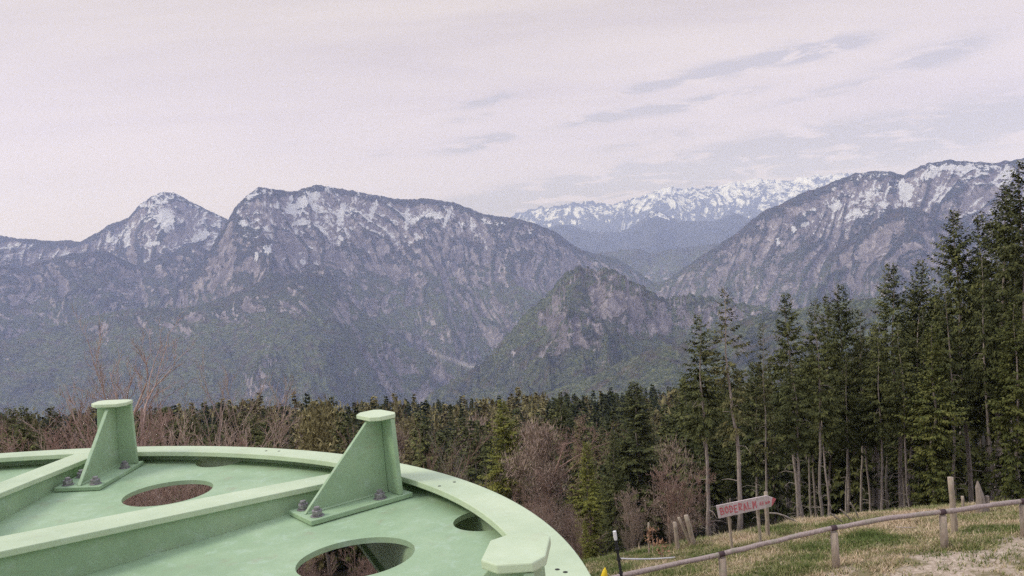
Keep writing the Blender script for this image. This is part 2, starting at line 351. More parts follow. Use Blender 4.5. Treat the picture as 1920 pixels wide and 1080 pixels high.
def m_mount(n, b):
    c = n.coord('Object'); sn = n.attr('snow'); rk = n.attr('rock'); gr = n.attr('green'); dist = n.n('ShaderNodeVectorMath', operation='LENGTH'); n.l(c, dist.inputs[0])
    st = n.mapv(c, (.020, .009, .013), rot=(0, .55, 0)); streak = n.noise(st, 1, 7, .74, 1.2)
    st2 = n.mapv(c, (.007, .004, .020), rot=(0, .30, 0)); strat = n.noise(st2, 1.6, 5, .7, .8)
    tex = n.noise(c, .038, 6, .8); can = n.noise(c, .085, 3, .8); blot = n.noise(c, .0045, 5, .62); mid = n.noise(c, .017, 5, .7)
    forest = n.ramp(n.math('ADD', n.math('MULTIPLY', can, .55), n.math('MULTIPLY', tex, .45)), [(.36, (.020, .026, .026)), (.50, (.060, .068, .058)), (.64, (.19, .19, .145))])
    fgreen = n.ramp(n.math('ADD', n.math('MULTIPLY', can, .6), n.math('MULTIPLY', tex, .4)), [(.36, (.028, .040, .024)), (.5, (.12, .145, .065)), (.62, (.29, .31, .15))])
    forest = n.mix(n.math('MULTIPLY', gr, n.step(n.math('ADD', n.math('MULTIPLY', blot, .7), n.math('MULTIPLY', mid, .4)), .40, .56)), forest, fgreen)
    brown = n.ramp(tex, [(.36, (.03, .022, .018)), (.64, (.21, .165, .13))])
    forest = n.mix(n.math('MULTIPLY', n.step(mid, .47, .62), .75), forest, brown)
    rocks = n.ramp(streak, [(.3, (.09, .08, .085)), (.5, (.27, .235, .235)), (.66, (.60, .54, .53))])
    f = n.math('ADD', rk, n.math('MULTIPLY', n.math('SUBTRACT', streak, .5), 1.7))
    f = n.math('ADD', f, n.math('MULTIPLY', n.math('SUBTRACT', strat, .5), 1.6))
    f = n.math('ADD', f, n.math('MULTIPLY', n.math('SUBTRACT', tex, .5), 1.2))
    col = n.mix(n.step(f, .50, .76), forest, rocks)
    col = n.mix(n.attr('bed'), col, (.52, .48, .45))
    s = n.math('ADD', sn, n.math('MULTIPLY', n.math('SUBTRACT', streak, .5), 3.0))
    s = n.math('ADD', s, n.math('MULTIPLY', n.math('SUBTRACT', tex, .5), 2.6))
    s = n.math('ADD', s, n.math('MULTIPLY', n.math('SUBTRACT', strat, .5), 1.2))
    s = n.math('MULTIPLY', n.step(s, .80, .92), n.step(sn, .08, .3))
    col = n.mix(s, col, (.82, .83, .86))
    n.l(col, b.inputs['Base Color']); n.bump(n.math('ADD', n.math('ADD', tex, n.math('MULTIPLY', can, .5)), n.math('MULTIPLY', streak, 1.5)), b, 1.0, 26)
M['mount'] = mat('mountainside', m_mount, 1, .0)
me = mesh_np('hills', np.stack([X, Y, H], -1).reshape(-1, 3), grid_faces(*X.shape), M['mount'], True, {'snow': snow, 'rock': rock, 'green': green, 'bed': bed})
tag(obj('hills', me), kind='structure')

far = [
 dict(pts=[(700, 470), (900, 425), (960, 403), (985, 397), (1003, 389), (1040, 386), (1075, 380), (1105, 377), (1150, 383), (1190, 372), (1222, 359), (1262, 351), (1290, 353), (1340, 351), (1370, 343), (1395, 341), (1425, 335), (1470, 339), (1520, 330), (1560, 326), (1600, 325), (1700, 335), (2000, 330)], r=19500, w=1500, s=(.6, .4, 1600), amp=520, grow=3500, fine=110, rough=.0018),
 dict(pts=[(900, 470), (1000, 440), (1043, 422), (1070, 420), (1102, 434), (1165, 434), (1200, 415), (1229, 393), (1272, 413), (1341, 414), (1378, 399), (1410, 411), (1436, 426), (1500, 440), (1800, 450)], r=13500, w=900, s=(.35, .3, 900), amp=180, rough=.0006),
]
rad = np.concatenate([np.linspace(9800, 14500, 130)[:-1], np.linspace(14500, 21500, 210)])
X, Y, H, best, dd = terrain(far, rad, lambda r, a: np.full((len(rad), len(AZ)), -900.), 31)
hol = curvature(H, 3)
hf = np.clip(hol / (np.std(hol) + 1e-6), -2, 2.5)
snow = np.where(best == 0, sst(-100, 900, H + 190 * hf + 260 * fbm(X / 700, H / 300, 3, 3)) + .05, sst(150, 330, H + 4 * hol + 110 * fbm(X / 300, Y / 300, 3, 8)))
def m_far(n, b):
    c = n.coord('Object'); sn = n.attr('snow')
    streak = n.noise(n.mapv(c, (.0045, .0015, .0060), rot=(0, .4, 0)), 1, 7, .72, .6); tex = n.noise(c, .015, 4, .7)
    base = n.ramp(streak, [(.35, (.028, .036, .035)), (.6, (.06, .065, .055)), (.75, (.16, .14, .13))])
    s = n.math('ADD', n.math('ADD', sn, n.math('MULTIPLY', n.math('SUBTRACT', tex, .5), 2.0)), n.math('MULTIPLY', n.math('SUBTRACT', streak, .5), 3.6))
    s = n.math('MULTIPLY', n.step(s, .74, 1.1), n.step(sn, .10, .35))
    n.l(n.mix(s, base, (.84, .87, .94)), b.inputs['Base Color']); n.bump(streak, b, 1, 120)
M['far'] = mat('far_snow_mountains', m_far, 1, 0)
me = mesh_np('mountains', np.stack([X, Y, H], -1).reshape(-1, 3), grid_faces(*X.shape), M['far'], True, {'snow': snow})
tag(obj('mountains', me), kind='structure')

# ------------------------------------------------------------------ trees
def quad_sprays(P, D, L, W, sag, rng):
    """P base points, D unit directions, L lengths, W widths -> kite shaped leaf sprays (n*4 verts, n*2 tris)"""
    n = len(P); up = np.array([0, 0, 1.]) + rng.normal(0, .35, (n, 3)); S = np.cross(D, up); S /= np.linalg.norm(S, axis=1)[:, None] + 1e-9
    m = P + D * (L * .45)[:, None]; t = P + D * L[:, None]; t[:, 2] -= sag * L
    V = np.stack([P, m + S * W[:, None] / 2, t, m - S * W[:, None] / 2], 1).reshape(-1, 3)
    i = np.arange(n)[:, None] * 4
    return V, np.concatenate([i + [[0, 1, 2]], i + [[0, 2, 3]]], 0)
def spruce_crown(seed, H=15., R=2.4, start=.25, gap=.32, nb=6, step=.16, tw=.42, w=.11, thin=.0, top=.55, ragged=.25):
    rng = np.random.default_rng(seed); P = []; D = []; L = []; W = []
    z = start * H
    while z < H - .25:
        f = (H - z) / (H * (1 - start)); prof = min(1, f ** .72 * 1.12) * (1 - .30 * sst(.72, 1.0, f))
        side = 1 + ragged * vnoise(z * .6, seed, 3)
        for k in range(max(3, int(round(nb * (.6 + .5 * f))))):
            if rng.random() < thin: continue
            a = rng.uniform(0, 2 * math.pi); ln = R * prof * side * rng.uniform(.62, 1.15) + .12
            e0 = np.interp(f, [0, .15, .5, 1], [1.0, .35, -.12, -.42]) + rng.normal(0, .12)
            s = np.arange(.12 if f < .3 else .25 * ln, ln, step); 
            if len(s) < 2: s = np.array([.05, .15])
            q = s / ln; r = s * math.cos(e0); zz = z + s * math.sin(e0) + .22 * ln * q ** 2.4 - .10 * ln * q
            lat = np.stack([-np.sin(a) + 0 * s, np.cos(a) + 0 * s, 0 * s], 1); ax = np.stack([np.cos(a) + 0 * s, np.sin(a) + 0 * s, 0 * s + math.sin(e0) * .6], 1)
            base = np.stack([r * math.cos(a), r * math.sin(a), zz], 1)
            for sg in (-1, 1, 0):
                d = lat * sg * rng.uniform(.6, 1.1) + ax * rng.uniform(.45, 1.0, (len(s), 1)); d[:, 2] -= rng.uniform(.15, .75, len(s)) * (.3 + .7 * f)
                d += rng.normal(0, .18, d.shape); d /= np.linalg.norm(d, axis=1)[:, None]
                P.append(base + rng.normal(0, .03, base.shape)); D.append(d)
                l = tw * (1.15 - .65 * q) * rng.uniform(.6, 1.25, len(s)) * (.45 + .55 * min(1, f * 2.2)); L.append(l); W.append(w * rng.uniform(.7, 1.4, len(s)))
        z += gap * rng.uniform(.7, 1.3) * (.55 + .45 * min(1, f * 2))
    P, D, L, W = map(np.concatenate, (P, D, L, W))
    # leader shoot
    return quad_sprays(P, D, L, W, .18, rng)
def trunk_mesh(name, seed, H, r, m, start=.25, stubs=14, lean=.0, n=9):
    rng = random.Random(seed); mb = MB(); ks = 12
    pts = [(lean * (i / ks) * H + .012 * H * (vnoise(i * .45, seed, 1)) * (i > 0), .012 * H * vnoise(i * .45, seed, 2) * (i > 0), (-.6 if i == 0 else i / ks * H)) for i in range(ks + 1)]
    rr = [r * (1.25 if i == 0 else 1 - .93 * (i / ks) ** 1.15) for i in range(ks + 1)]
    mb.tube(pts, rr, n)
    for i in range(stubs):
        z = H * (.06 + (start * 1.15) * rng.random()); k = min(ks - 1, z / H * ks); a = rng.uniform(0, 6.28); l = rng.uniform(.25, 1.3)
        x0 = np.interp(z, [p[2] for p in pts], [p[0] for p in pts]); y0 = np.interp(z, [p[2] for p in pts], [p[1] for p in pts])
        mb.tube([(x0, y0, z), (x0 + math.cos(a) * l * .6, y0 + math.sin(a) * l * .6, z + rng.uniform(-.05, .12)), (x0 + math.cos(a) * l, y0 + math.sin(a) * l, z - rng.uniform(0, .3))], [.026, .018, .008], 4, False)
    return mb.mesh(name, m, True)
def bare_mesh(seed, H, m, r0=.09, spread=.55, levels=4, up=.35, nb=(4, 7), first=.15, stems=1, sides=5, lr=.62):
    rng = random.Random(seed); mb = MB()
    def grow(p, d, ln, r, lev):
        n = 5 if lev < 2 else 3; pts = [p]; rs = [r]; d = d.normalized()
        for i in range(n):
            d = (d + Vector((rng.gauss(0, .13), rng.gauss(0, .13), rng.gauss(.03 + up * .12, .08)))).normalized()
            p = p + d * ln / n; pts.append(p); rs.append(r * (1 - .75 * (i + 1) / n))
        mb.tube(pts, rs, max(3, sides - lev), False)
        if lev >= levels: return
        k = rng.randint(*nb) + (3 if lev == 0 else 0)
        for j in range(k):
            f = first + (1 - first) * (j + rng.random()) / k if lev == 0 else .2 + .8 * (j + rng.random()) / k
            i = min(n - 1, int(f * n)); t = f * n - i; q = pts[i].lerp(pts[i + 1], t)
            ax = (pts[i + 1] - pts[i]).normalized(); a = rng.uniform(0, 6.28)
            s = ax.cross(Vector((math.cos(a), math.sin(a), .3))).normalized()
            nd = ax * (1 - spread) + s * spread + Vector((0, 0, up * .5))
            grow(q, nd, ln * lr * rng.uniform(.55, 1.05) * (1.05 - .45 * f), max(.009, rs[i] * .5), lev + 1)
    for s in range(stems):
        a = rng.uniform(0, 6.28); q = 0 if stems == 1 else rng.uniform(.12, .42)
        grow(Vector((0, 0, -.4)) if stems == 1 else Vector((math.cos(a) * .2, math.sin(a) * .2, -.3)), Vector((math.cos(a) * q, math.sin(a) * q, 1)), H * (1 if stems == 1 else rng.uniform(.6, 1)), r0 * (1 if stems == 1 else rng.uniform(.6, 1)), 0)
    V = np.array(mb.v, np.float32); Fq = [f for f in mb.f if len(f) == 4]
    return mesh_np('branches', V, np.array(Fq), m, True)
def round_crown(seed, H, R, zc, n, l, w, up=.4):
    """loose crown of twig sprays for a broadleaf tree: clumps spread through an uneven volume"""
    rng = np.random.default_rng(seed); k = 26
    cz = rng.uniform(zc, .95, k); ca = rng.uniform(0, 6.28, k); cr = R * np.sqrt(rng.random(k)) * np.sin(np.clip((1.02 - cz) / (1.02 - zc), 0, 1) ** .8 * 2.2) 
    C = np.stack([cr * np.cos(ca), cr * np.sin(ca), cz * H], 1); i = rng.integers(0, k, n)
    P = C[i] + rng.normal(0, 1, (n, 3)) * np.array([R * .2, R * .2, H * .05]); D = rng.normal(0, 1, (n, 3)) * .6 + np.array([0, 0, up]) + (P - np.array([0, 0, H * zc])) / H
    D /= np.linalg.norm(D, axis=1)[:, None]
    return quad_sprays(P, D, rng.uniform(.5, 1.2, n) * l, rng.uniform(.6, 1.3, n) * w, 0, rng)

def protos(kind, args, m, tr):
    out = []
    for i, a in enumerate(args):
        V, Fc = spruce_crown(100 + i * 7 + len(kind), **a)
        out.append((a['H'], mesh_np('crown', V, Fc, M[m]), trunk_mesh('trunk', i + 3, a['H'] * .99, a['H'] * tr * .74, M['bark'], a['start'])))
    return out
old = protos('old', [dict(H=15, R=2.1, start=.50, gap=.29, nb=8, thin=.14, tw=.38, w=.10, step=.11), dict(H=15, R=2.3, start=.42, gap=.27, nb=9, thin=.06, tw=.38, w=.10, step=.11), dict(H=15, R=1.7, start=.44, gap=.38, nb=6, thin=.28, ragged=.5, tw=.36, w=.10, step=.11),
                     dict(H=15, R=2.5, start=.38, gap=.26, nb=9, thin=.02, tw=.38, w=.10, step=.11)], 'needle', .0125)
oldb = [(h, (lambda c: (c.materials.clear(), c.materials.append(M['needle_brown']), c)[2])(me.copy()), t) for h, me, t in old]
full = protos('full', [dict(H=12, R=2.2, start=.05, gap=.21, nb=9, tw=.34, w=.09, step=.11), dict(H=12, R=2.0, start=.03, gap=.22, nb=9, tw=.32, w=.085, step=.11, ragged=.45)], 'needle', .012)
fullbright = [(h, (lambda c: (c.materials.clear(), c.materials.append(M['needle_bright']), c)[2])(me.copy()), t) for h, me, t in full]
fullmid = [(h, (lambda c: (c.materials.clear(), c.materials.append(M['needle_mid']), c)[2])(me.copy()), t) for h, me, t in full]
midp = protos('mid', [dict(H=14, R=2.3, start=.12, gap=.50, nb=7, step=.34, tw=.8, w=.30), dict(H=14, R=1.9, start=.18, gap=.55, nb=6, step=.34, tw=.75, w=.28, ragged=.45), dict(H=14, R=2.7, start=.10, gap=.5, nb=7, step=.36, tw=.85, w=.32)], 'needle', .0115)
def tree(proto, p, H, label, group=None, rz=None, wid=1.0, lean=(0, 0), name='spruce_tree', cat='spruce tree', parts=('crown', 'trunk')):
    h, c, t = proto; o = empty(name, (p.x, p.y, p.z - .15)); k = H / h; o.scale = (k * wid, k * wid, k)
    o.rotation_euler = (lean[1], lean[0], random.uniform(0, 6.28) if rz is None else rz)
    if lean != (0, 0): o.rotation_euler = Matrix.Rotation(lean[0], 3, 'Y').to_4x4().to_3x3().__matmul__(Matrix.Rotation(random.uniform(0, 6.28), 3, 'Z')).to_euler()
    tag(o, label, cat, group)
    if c: obj(parts[0], c, o)
    if t: obj(parts[1], t, o)
    return o
def tree_px(proto, px_top, py_top, px_base, Yd, label, wid=1.0, **k):
    p = on(px_base, Yd); top = at(px_top, py_top, Yd); H = top.z - p.z
    lean = math.atan2(top.x - p.x, H)
    return tree(proto, p, H, label, wid=wid, lean=(lean, 0), **k)
g = 'tall spruces at the edge of the right hand wood'
SP = [
 (old[0], 1308, 580, 1332, 35, .95, 'ragged drooping spruce, leftmost of the tall row behind the arrow sign'),
 (oldb[2], 1357, 530, 1385, 33, 1.0, 'slim spruce with long pale bare trunk full of stubs, rising behind the arrow sign'),
 (oldb[2], 1428, 598, 1441, 38, .62, 'very narrow short spruce between the bare trunked spruce and the bushier one'),
 (old[1], 1473, 543, 1500, 42, .85, 'spruce with loose layered crown right of the very narrow short one'),
 (old[0], 1527, 553, 1541, 38, .72, 'spruce with thick grey trunk bared low down, just right of the arrow tip'),
 (old[1], 1549, 548, 1556, 48, .6, 'thin dark spruce squeezed against the pointed medium spruce'),
 (old[3], 1575, 527, 1592, 44, .72, 'medium spruce with pointed dark tip in the middle of the row'),
 (oldb[0], 1611, 572, 1617, 46, .66, 'shorter brownish spruce just before the tree line climbs to the right'),
 (old[1], 1669, 487, 1690, 42, .92, 'broad dark spruce with grey trunk showing through its crown'),
 (old[3], 1726, 481, 1706, 50, .72, 'spruce with dense rounded tip between the broad dark one and the tallest spire'),
 (old[3], 1788, 386, 1820, 44, .80, 'tall spire shaped spruce with drooping tiers above the lone fence post'),
 (old[1], 1838, 394, 1858, 46, .68, 'tall slim dark spruce just right of the spire shaped one'),
 (old[3], 1885, 340, 1866, 42, .82, 'high shaggy spruce second from the right edge of the picture'),
 (old[3], 1918, 294, 1932, 38, .85, 'highest spruce cut off by the right edge of the picture'),
 (fullmid[1], 1748, 600, 1752, 37, 1.05, 'young bushy light green spruce with branches down to the grass by the lone fence post'),
 (fullmid[0], 1900, 560, 1908, 36, .95, 'bushy yellow green spruce with low branches at the right edge behind the log rail'),
]
for pr, xt, yt, xb, Yd, wid, lb in SP: tree_px(pr, xt, yt, xb, Yd, lb, wid * 1.06)
rng = random.Random(5)
# darker spruces filling the wood behind the row
gb = 'spruces deeper inside the right hand wood'
def topline(px): return np.interp(px, [1180, 1290, 1400, 1500, 1600, 1690, 1780, 1860, 1930], [760, 700, 680, 640, 630, 590, 520, 450, 400])
for i in range(125):
    px = rng.uniform(1270, 1960); Yd = rng.uniform(46, 105)
    if px < 1420: Yd = rng.uniform(55, 110)
    p = on(px, Yd); top = at(px, float(topline(px)) + abs(rng.gauss(0, 45)) - 6, Yd); H = max(9, top.z - p.z)
    tree(rng.choice(old if rng.random() < .7 else midp), p, H, 'dark spruce standing in shade deeper in the right hand wood', gb, wid=rng.uniform(.6, .85) * 15 / H)
# bare lower trunks seen between the row
for px, Yd, w in ((1503, 36, .9), (1555, 40, .8), (1588, 41, .7), (1657, 40, .9), (1705, 39, .8), (1795, 39, 1.0), (1740, 43, .8), (1862, 38, .9), (1632, 45, .8)):
    p = on(px, Yd); top = at(px - rng.uniform(2, 25), float(topline(px)) + 20, Yd); H = top.z - p.z
    tree(old[0], p, H, 'slender spruce with bare grey lower trunk in the front row of the right hand wood', 'slender spruces between the tall row', wid=.62 * 15 / H * w, lean=(math.atan2(top.x - p.x, H), 0))
# ---- singled out trees of the middle
tree_px(full[0], 1189, 712, 1200, 66, 'broad dark green spruce standing alone left of the tall row', 1.6)
tree_px(fullbright[0], 941, 746, 952, 62, 'light green spruce rising behind the green rim, left of the brown leafless tree', 1.25)
tree_px(fullbright[1], 1099, 822, 1104, 44, 'slim yellow green young spruce left of the black electric fence post', 1.2)
tree_px(fullbright[1], 1095, 968, 1100, 30, 'small bright young spruce at the rim, in front of the slim young one', 1.1)
tree_px(full[1], 1150, 800, 1150, 56, 'shorter dark spruce in front of the broad dark green one', 1.0)
tree_px(full[0], 1050, 732, 1052, 92, 'dark spruce with rounded top behind the brown leafless tree', .9)

def bare(name, label, px_top, py_top, px_base, Yd, m, group=None, twigs=None, seed=1, cat='bare tree', base_h=10., **k):
    p = on(px_base, Yd); top = at(px_top, py_top, Yd); H = top.z - p.z
    o = empty(name, p); o.rotation_euler = (0, math.atan2(top.x - p.x, H), 0); tag(o, label, cat, group)
    bm = bare_mesh(seed, base_h, M[m], **k); zz = np.empty(len(bm.vertices) * 3, np.float32); bm.vertices.foreach_get('co', zz); s = H / zz[2::3].max()
    o.scale = (s, s, s); br = obj('branches', bm, o)
    if twigs:
        V, Fc = round_crown(seed + 50, base_h, base_h * twigs[0], twigs[1], twigs[2], twigs[3], twigs[4]); obj('foliage', mesh_np('foliage', V, Fc, M[twigs[5]]), o)
    return o
bare('bare_tree', 'leafless brown tree with broad twiggy crown right of the light green spruce', 1003, 752, 1010, 60, 'redtwig', seed=4, r0=.16, levels=4, nb=(6, 8), spread=.62, up=.25, twigs=(.22, .18, 12000, .55, .035, 'pinkbrown'))
bare('bare_tree', 'low reddish leafless tree with fanned branches left of the leaning stakes', 1262, 848, 1262, 33, 'redtwig', seed=9, r0=.09, levels=4, nb=(5, 7), stems=3, spread=.5, up=.35, twigs=(.26, .2, 2600, .45, .022, 'pinkbrown'), base_h=7)
bare('bare_tree', 'small grey brown leafless shrub right of the black electric fence post', 1190, 900, 1188, 36, 'twig', seed=12, r0=.06, levels=4, nb=(5, 7), stems=4, spread=.5, base_h=6)
bare('bare_tree', 'tall leafless tree with forked crown above the wheel, right of the left bracket', 322, 575, 325, 30, 'twigpale', seed=21, r0=.20, levels=3, nb=(5, 7), spread=.5, up=.45, base_h=10)
bare('bare_tree', 'leafless tree with thin straight leader above the left bracket', 133, 560, 168, 32, 'twigpale', seed=23, r0=.15, levels=3, nb=(6, 8), spread=.46, up=.5, base_h=10)
bare('bare_tree', 'leafless tree with pale curved stem just left of the tallest bare tree', 262, 640, 285, 27, 'twigpale', seed=27, r0=.13, levels=3, nb=(6, 8), spread=.5, up=.4)
bare('bare_tree', 'leafless tree leaning right with long upswept branches', 410, 640, 375, 28, 'twigpale', seed=29, r0=.13, levels=3, nb=(5, 7), spread=.45, up=.5)
bare('bare_tree', 'slanting leafless tree with bare rods, furthest right of the left clump', 470, 690, 420, 30, 'twigpale', seed=33, r0=.12, levels=3, nb=(4, 6), spread=.5, up=.5)
bare('bare_tree', 'leafless sapling with reddish stems just right of the right bracket', 800, 765, 785, 34, 'redtwig', seed=35, r0=.07, levels=3, nb=(4, 6), stems=4, spread=.4, up=.5)
bare('bare_tree', 'pale thin leafless stem behind the rim right of the right bracket', 845, 795, 848, 40, 'barkpale', seed=37, r0=.07, levels=3, nb=(5, 7), spread=.5, up=.5)
bare('bare_tree', 'second pale leafless stem nearer the light green spruce', 878, 830, 880, 42, 'barkpale', seed=39, r0=.06, levels=3, nb=(5, 7), spread=.5, up=.4)
for i in range(11):
    px = -30 + i * 52 + rng.uniform(-20, 20); Yd = rng.uniform(44, 60); p = on(px, Yd); t = at(px, rng.uniform(752, 800), Yd)
    tree(full[i % 2] if i % 3 else oldb[1], p, t.z - p.z, 'dark spruce behind the leafless thicket left of the right bracket', 'spruces behind the left thicket', wid=1.15)
# leafless shrubs along the left, below and behind the wheel (shared meshes)
shr = [bare_mesh(60 + i, 5.0, M['twig' if i % 2 else 'redtwig'], r0=.05, levels=3, nb=(6, 8), stems=6, spread=.52, up=.4) for i in range(4)]
def shrub(p, H, lb, grp, i):
    o = empty('bare_shrub', p, rng.uniform(0, 6.28)); k = H / 5.2; o.scale = (k, k, k); tag(o, lb, 'bare shrub', grp); obj('branches', shr[i % 4], o); return o
for i in range(6):
    px = -30 + i * 92 + rng.uniform(-12, 12); Yd = rng.uniform(17, 30); p = on(px, Yd); t = at(px, rng.uniform(780, 840) if px < 500 else rng.uniform(810, 845), Yd)
    shrub(p, t.z - p.z, 'leafless brown shrub in the thicket behind the left part of the rim', 'leafless shrubs behind the wheel', i)
for i in range(30):
    y = rng.uniform(14, 23); x = at(rng.uniform(200, 420) if i % 2 else rng.uniform(540, 790), 1000, y).x
    shrub(Vector((x, y, gz(x, y))), rng.uniform(1.6, 2.6), 'bramble of brown bare stems on the slope seen through the wheel openings', 'brambles under the wheel', i)
for i in range(11):
    px = rng.uniform(860, 1290); Yd = rng.uniform(30, 50); p = on(px, Yd)
    t = at(px, np.interp(px, [860, 1000, 1100, 1290], [890, 930, 980, 975]) + rng.uniform(-15, 30), Yd)
    shrub(p, max(1.5, t.z - p.z), 'reddish leafless shrub in the undergrowth between rim and tall spruces', 'undergrowth shrubs in the middle', i)

# ---- forest below: individual trees, then the far wood as one mass
leafy = []
for i in range(3):
    V, Fc = round_crown(300 + i, 12, 2.6, .28, 4200, .5, .13); leafy.append((12, mesh_np('crown', V, Fc, M['olive']), trunk_mesh('trunk', 40 + i, 10.5, .13, M['barkpale'], .3, 4)))
brown = []
for i in range(2):
    V, Fc = round_crown(320 + i, 11, 2.3, .25, 4200, .7, .05, .7); brown.append((11, mesh_np('crown', V, Fc, M['pinkbrown']), trunk_mesh('trunk', 50 + i, 10.3, .11, M['barkpale'], .3, 4)))
larch = [(h, (lambda c: (c.materials.clear(), c.materials.append(M['olive']), c)[2])(me.copy()), t) for h, me, t in midp[:2]]
rlarch = [(h, (lambda c: (c.materials.clear(), c.materials.append(M['pinkbrown']), c)[2])(me.copy()), t) for h, me, t in midp[1:2]]
kinds = [('spruce_tree', 'spruce tree', midp, 'dark spruce in the wood below the wheel', 'spruces in the wood below'),
         ('larch_tree', 'larch tree', larch, 'olive yellow conifer in the wood below the wheel', 'olive trees in the wood below'),
         ('larch_tree', 'larch tree', rlarch, 'brown leafless conifer in the wood below the wheel', 'brown conifers in the wood below'),
         ('broadleaf_tree', 'broadleaf tree', leafy, 'olive broadleaf tree budding in the wood below the wheel', 'budding broadleaf trees in the wood below'),
         ('broadleaf_tree', 'broadleaf tree', brown, 'brown leafless broadleaf tree in the wood below the wheel', 'brown trees in the wood below')]
def pickkind(px, Yd, r):
    n = float(vnoise(px * .012, Yd * .03, 77)) + rng.uniform(-.5, .5)
    if px > 1040: return 0 if n < .45 else 1
    if n < .14: return 0
    if n < .50: return 1
    if n < .56: return 2
    return 3 if n < .84 else 4
placed = []
def spot(lo, hi, pxlo, pxhi):
    for _ in range(60):
        Yd = math.sqrt(rng.uniform(lo * lo, hi * hi)); px = rng.uniform(pxlo, pxhi); p = on(px, Yd)
        if all((p.x - q[0]) ** 2 + (p.y - q[1]) ** 2 > q[2] for q in placed[-400:]): placed.append((p.x, p.y, 9)); return px, Yd, p
    return px, Yd, p
cap = lambda px: np.interp(px, [0, 120, 500, 900, 1100, 1300], [775, 752, 752, 765, 750, 735])   # the crowns end about here, as the slope and tree height give
for i in range(235):
    px, Yd, p = spot(62, 165, -120, 1330)
    kd = kinds[pickkind(px, Yd, 0)]; pr = rng.choice(kd[2]); H = rng.uniform(10, 20)
    t = at(px, float(cap(px)) + rng.uniform(0, 40), Yd); H = min(H, max(6, t.z - p.z))
    tree(pr, p, H, kd[3], kd[4], wid=rng.uniform(.8, 1.1), name=kd[0], cat=kd[1])
def lowspruce(seed):
    r = np.random.default_rng(seed); V, Fc = spruce_crown(seed, H=14, R=2.3, start=.12, gap=.8, nb=6, step=.7, tw=1.1, w=.5); return V, Fc
lows = [lowspruce(500 + i) for i in range(4)]; lowr = [round_crown(520 + i, 12, 2.8, .3, 260, 1.3, .55) for i in range(3)]
MV = {0: ([], [], 0), 1: ([], [], 0)}
def addm(k, V, Fc):
    vs, fs, n = MV[k]; vs.append(V); fs.append(Fc + n); MV[k] = (vs, fs, n + len(V))
tot = 0
for i in range(3600):
    Yd = math.sqrt(rng.uniform(165 ** 2, 440 ** 2)); px = rng.uniform(-260, 1500); p = on(px, Yd)
    if pickkind(px, Yd, 0) in (0, 2) or Yd > 350: V, Fc = lows[i % 4]; k = 0; h0 = 14
    else: V, Fc = (lowr[i % 3] if rng.random() < .5 else lows[i % 4]); k = 1; h0 = 13
    H = rng.uniform(13, 25); t = at(px, float(cap(px)) - 8 + max(-14, rng.gauss(7, 12)), Yd); H = min(H, max(7, t.z - p.z)); s = H / h0; w = max(s * .85, .75) * rng.uniform(.75, 1.15)
    a = rng.uniform(0, 6.28); ca, sa = math.cos(a), math.sin(a)
    Q = np.stack([(V[:, 0] * ca - V[:, 1] * sa) * w, (V[:, 0] * sa + V[:, 1] * ca) * w, V[:, 2] * s], 1) + np.array([p.x, p.y, p.z])
    addm(k, Q, Fc)
M['needle_far'] = mat('far_spruce_needles', lambda n, b: n.l(n.ramp(n.math('ADD', n.math('MULTIPLY', n.noise(n.coord('Object'), .16, 3), .8), n.math('MULTIPLY', n.geo().outputs['Random Per Island'], .3)), [(.35, (.02, .03, .014)), (.6, (.055, .066, .026)), (.85, (.14, .135, .05))]), b.inputs['Base Color']))
M['olive_far'] = mat('far_olive_foliage', lambda n, b: n.l(n.ramp(n.math('ADD', n.math('MULTIPLY', n.noise(n.coord('Object'), .09, 3), .8), n.math('MULTIPLY', n.geo().outputs['Random Per Island'], .3)), [(.35, (.13, .10, .065)), (.55, (.19, .17, .075)), (.8, (.32, .28, .13))]), b.inputs['Base Color']))
for k, nm, mt, lb in ((0, 'far_spruce_wood', 'needle_far', 'dark mass of far spruces closing the slope below the mountains'), (1, 'far_mixed_wood', 'olive_far', 'olive and brown mass of far broadleaf trees among the far spruces')):
    V = np.concatenate(MV[k][0]); Fc = np.concatenate(MV[k][1]); tag(obj(nm, mesh_np(nm, V, Fc, M[mt])), lb, 'forest', kind='stuff')

# ------------------------------------------------------------------ the green cable wheel
SW = .605
RW = cam_axes(.0085, -.0387); WM = (RC @ RW.transposed())
wheel = empty('cable_wheel'); wheel.matrix_world = WM.to_4x4() @ Matrix.Scale(SW, 4)
tag(wheel, 'huge pale green steel cable wheel with spokes and bolted brackets filling the lower left', 'cable wheel')
CX, CY = -3.0573, 2.5488; Rr, Ri, RWALL = 3.309, 3.102, 3.235
def lathe(prof, n=288):
    mb = MB(); m = len(prof); vs = []
    for k in range(n):
        a = 2 * math.pi * k / n; vs += [(CX + r * math.cos(a), CY + r * math.sin(a), -1 + z) for r, z in prof]
    fs = [((k * m + i), ((k + 1) % n * m + i), ((k + 1) % n * m + (i + 1) % m), (k * m + (i + 1) % m)) for k in range(n) for i in range(m)]
    mb.add(vs, fs); return mb
T = .032
o = lathe([(Ri, 0), (Ri, -T), (Rr, -T), (Rr, 0)]).build('rim_flange', M['chalk'], wheel, bevel=.004)
o = lathe([(RWALL - .012, -T - .001), (RWALL - .012, -.235), (RWALL + .012, -.235), (RWALL + .012, -T - .001)]).build('rim_wall', M['steel'], wheel)
def dz(r): return -(.098 + (3.0 - r) * .065)
pl = lathe([(.35, dz(.35)), (.35, dz(.35) - .026), (RWALL - .013, dz(RWALL) - .026), (RWALL - .013, dz(RWALL))], 200)
plate = pl.build('web_plate', M['steel'], wheel)
cut = MB(); cA = [(1.2028 + .785 * k, .0) for k in range(1, 7)]
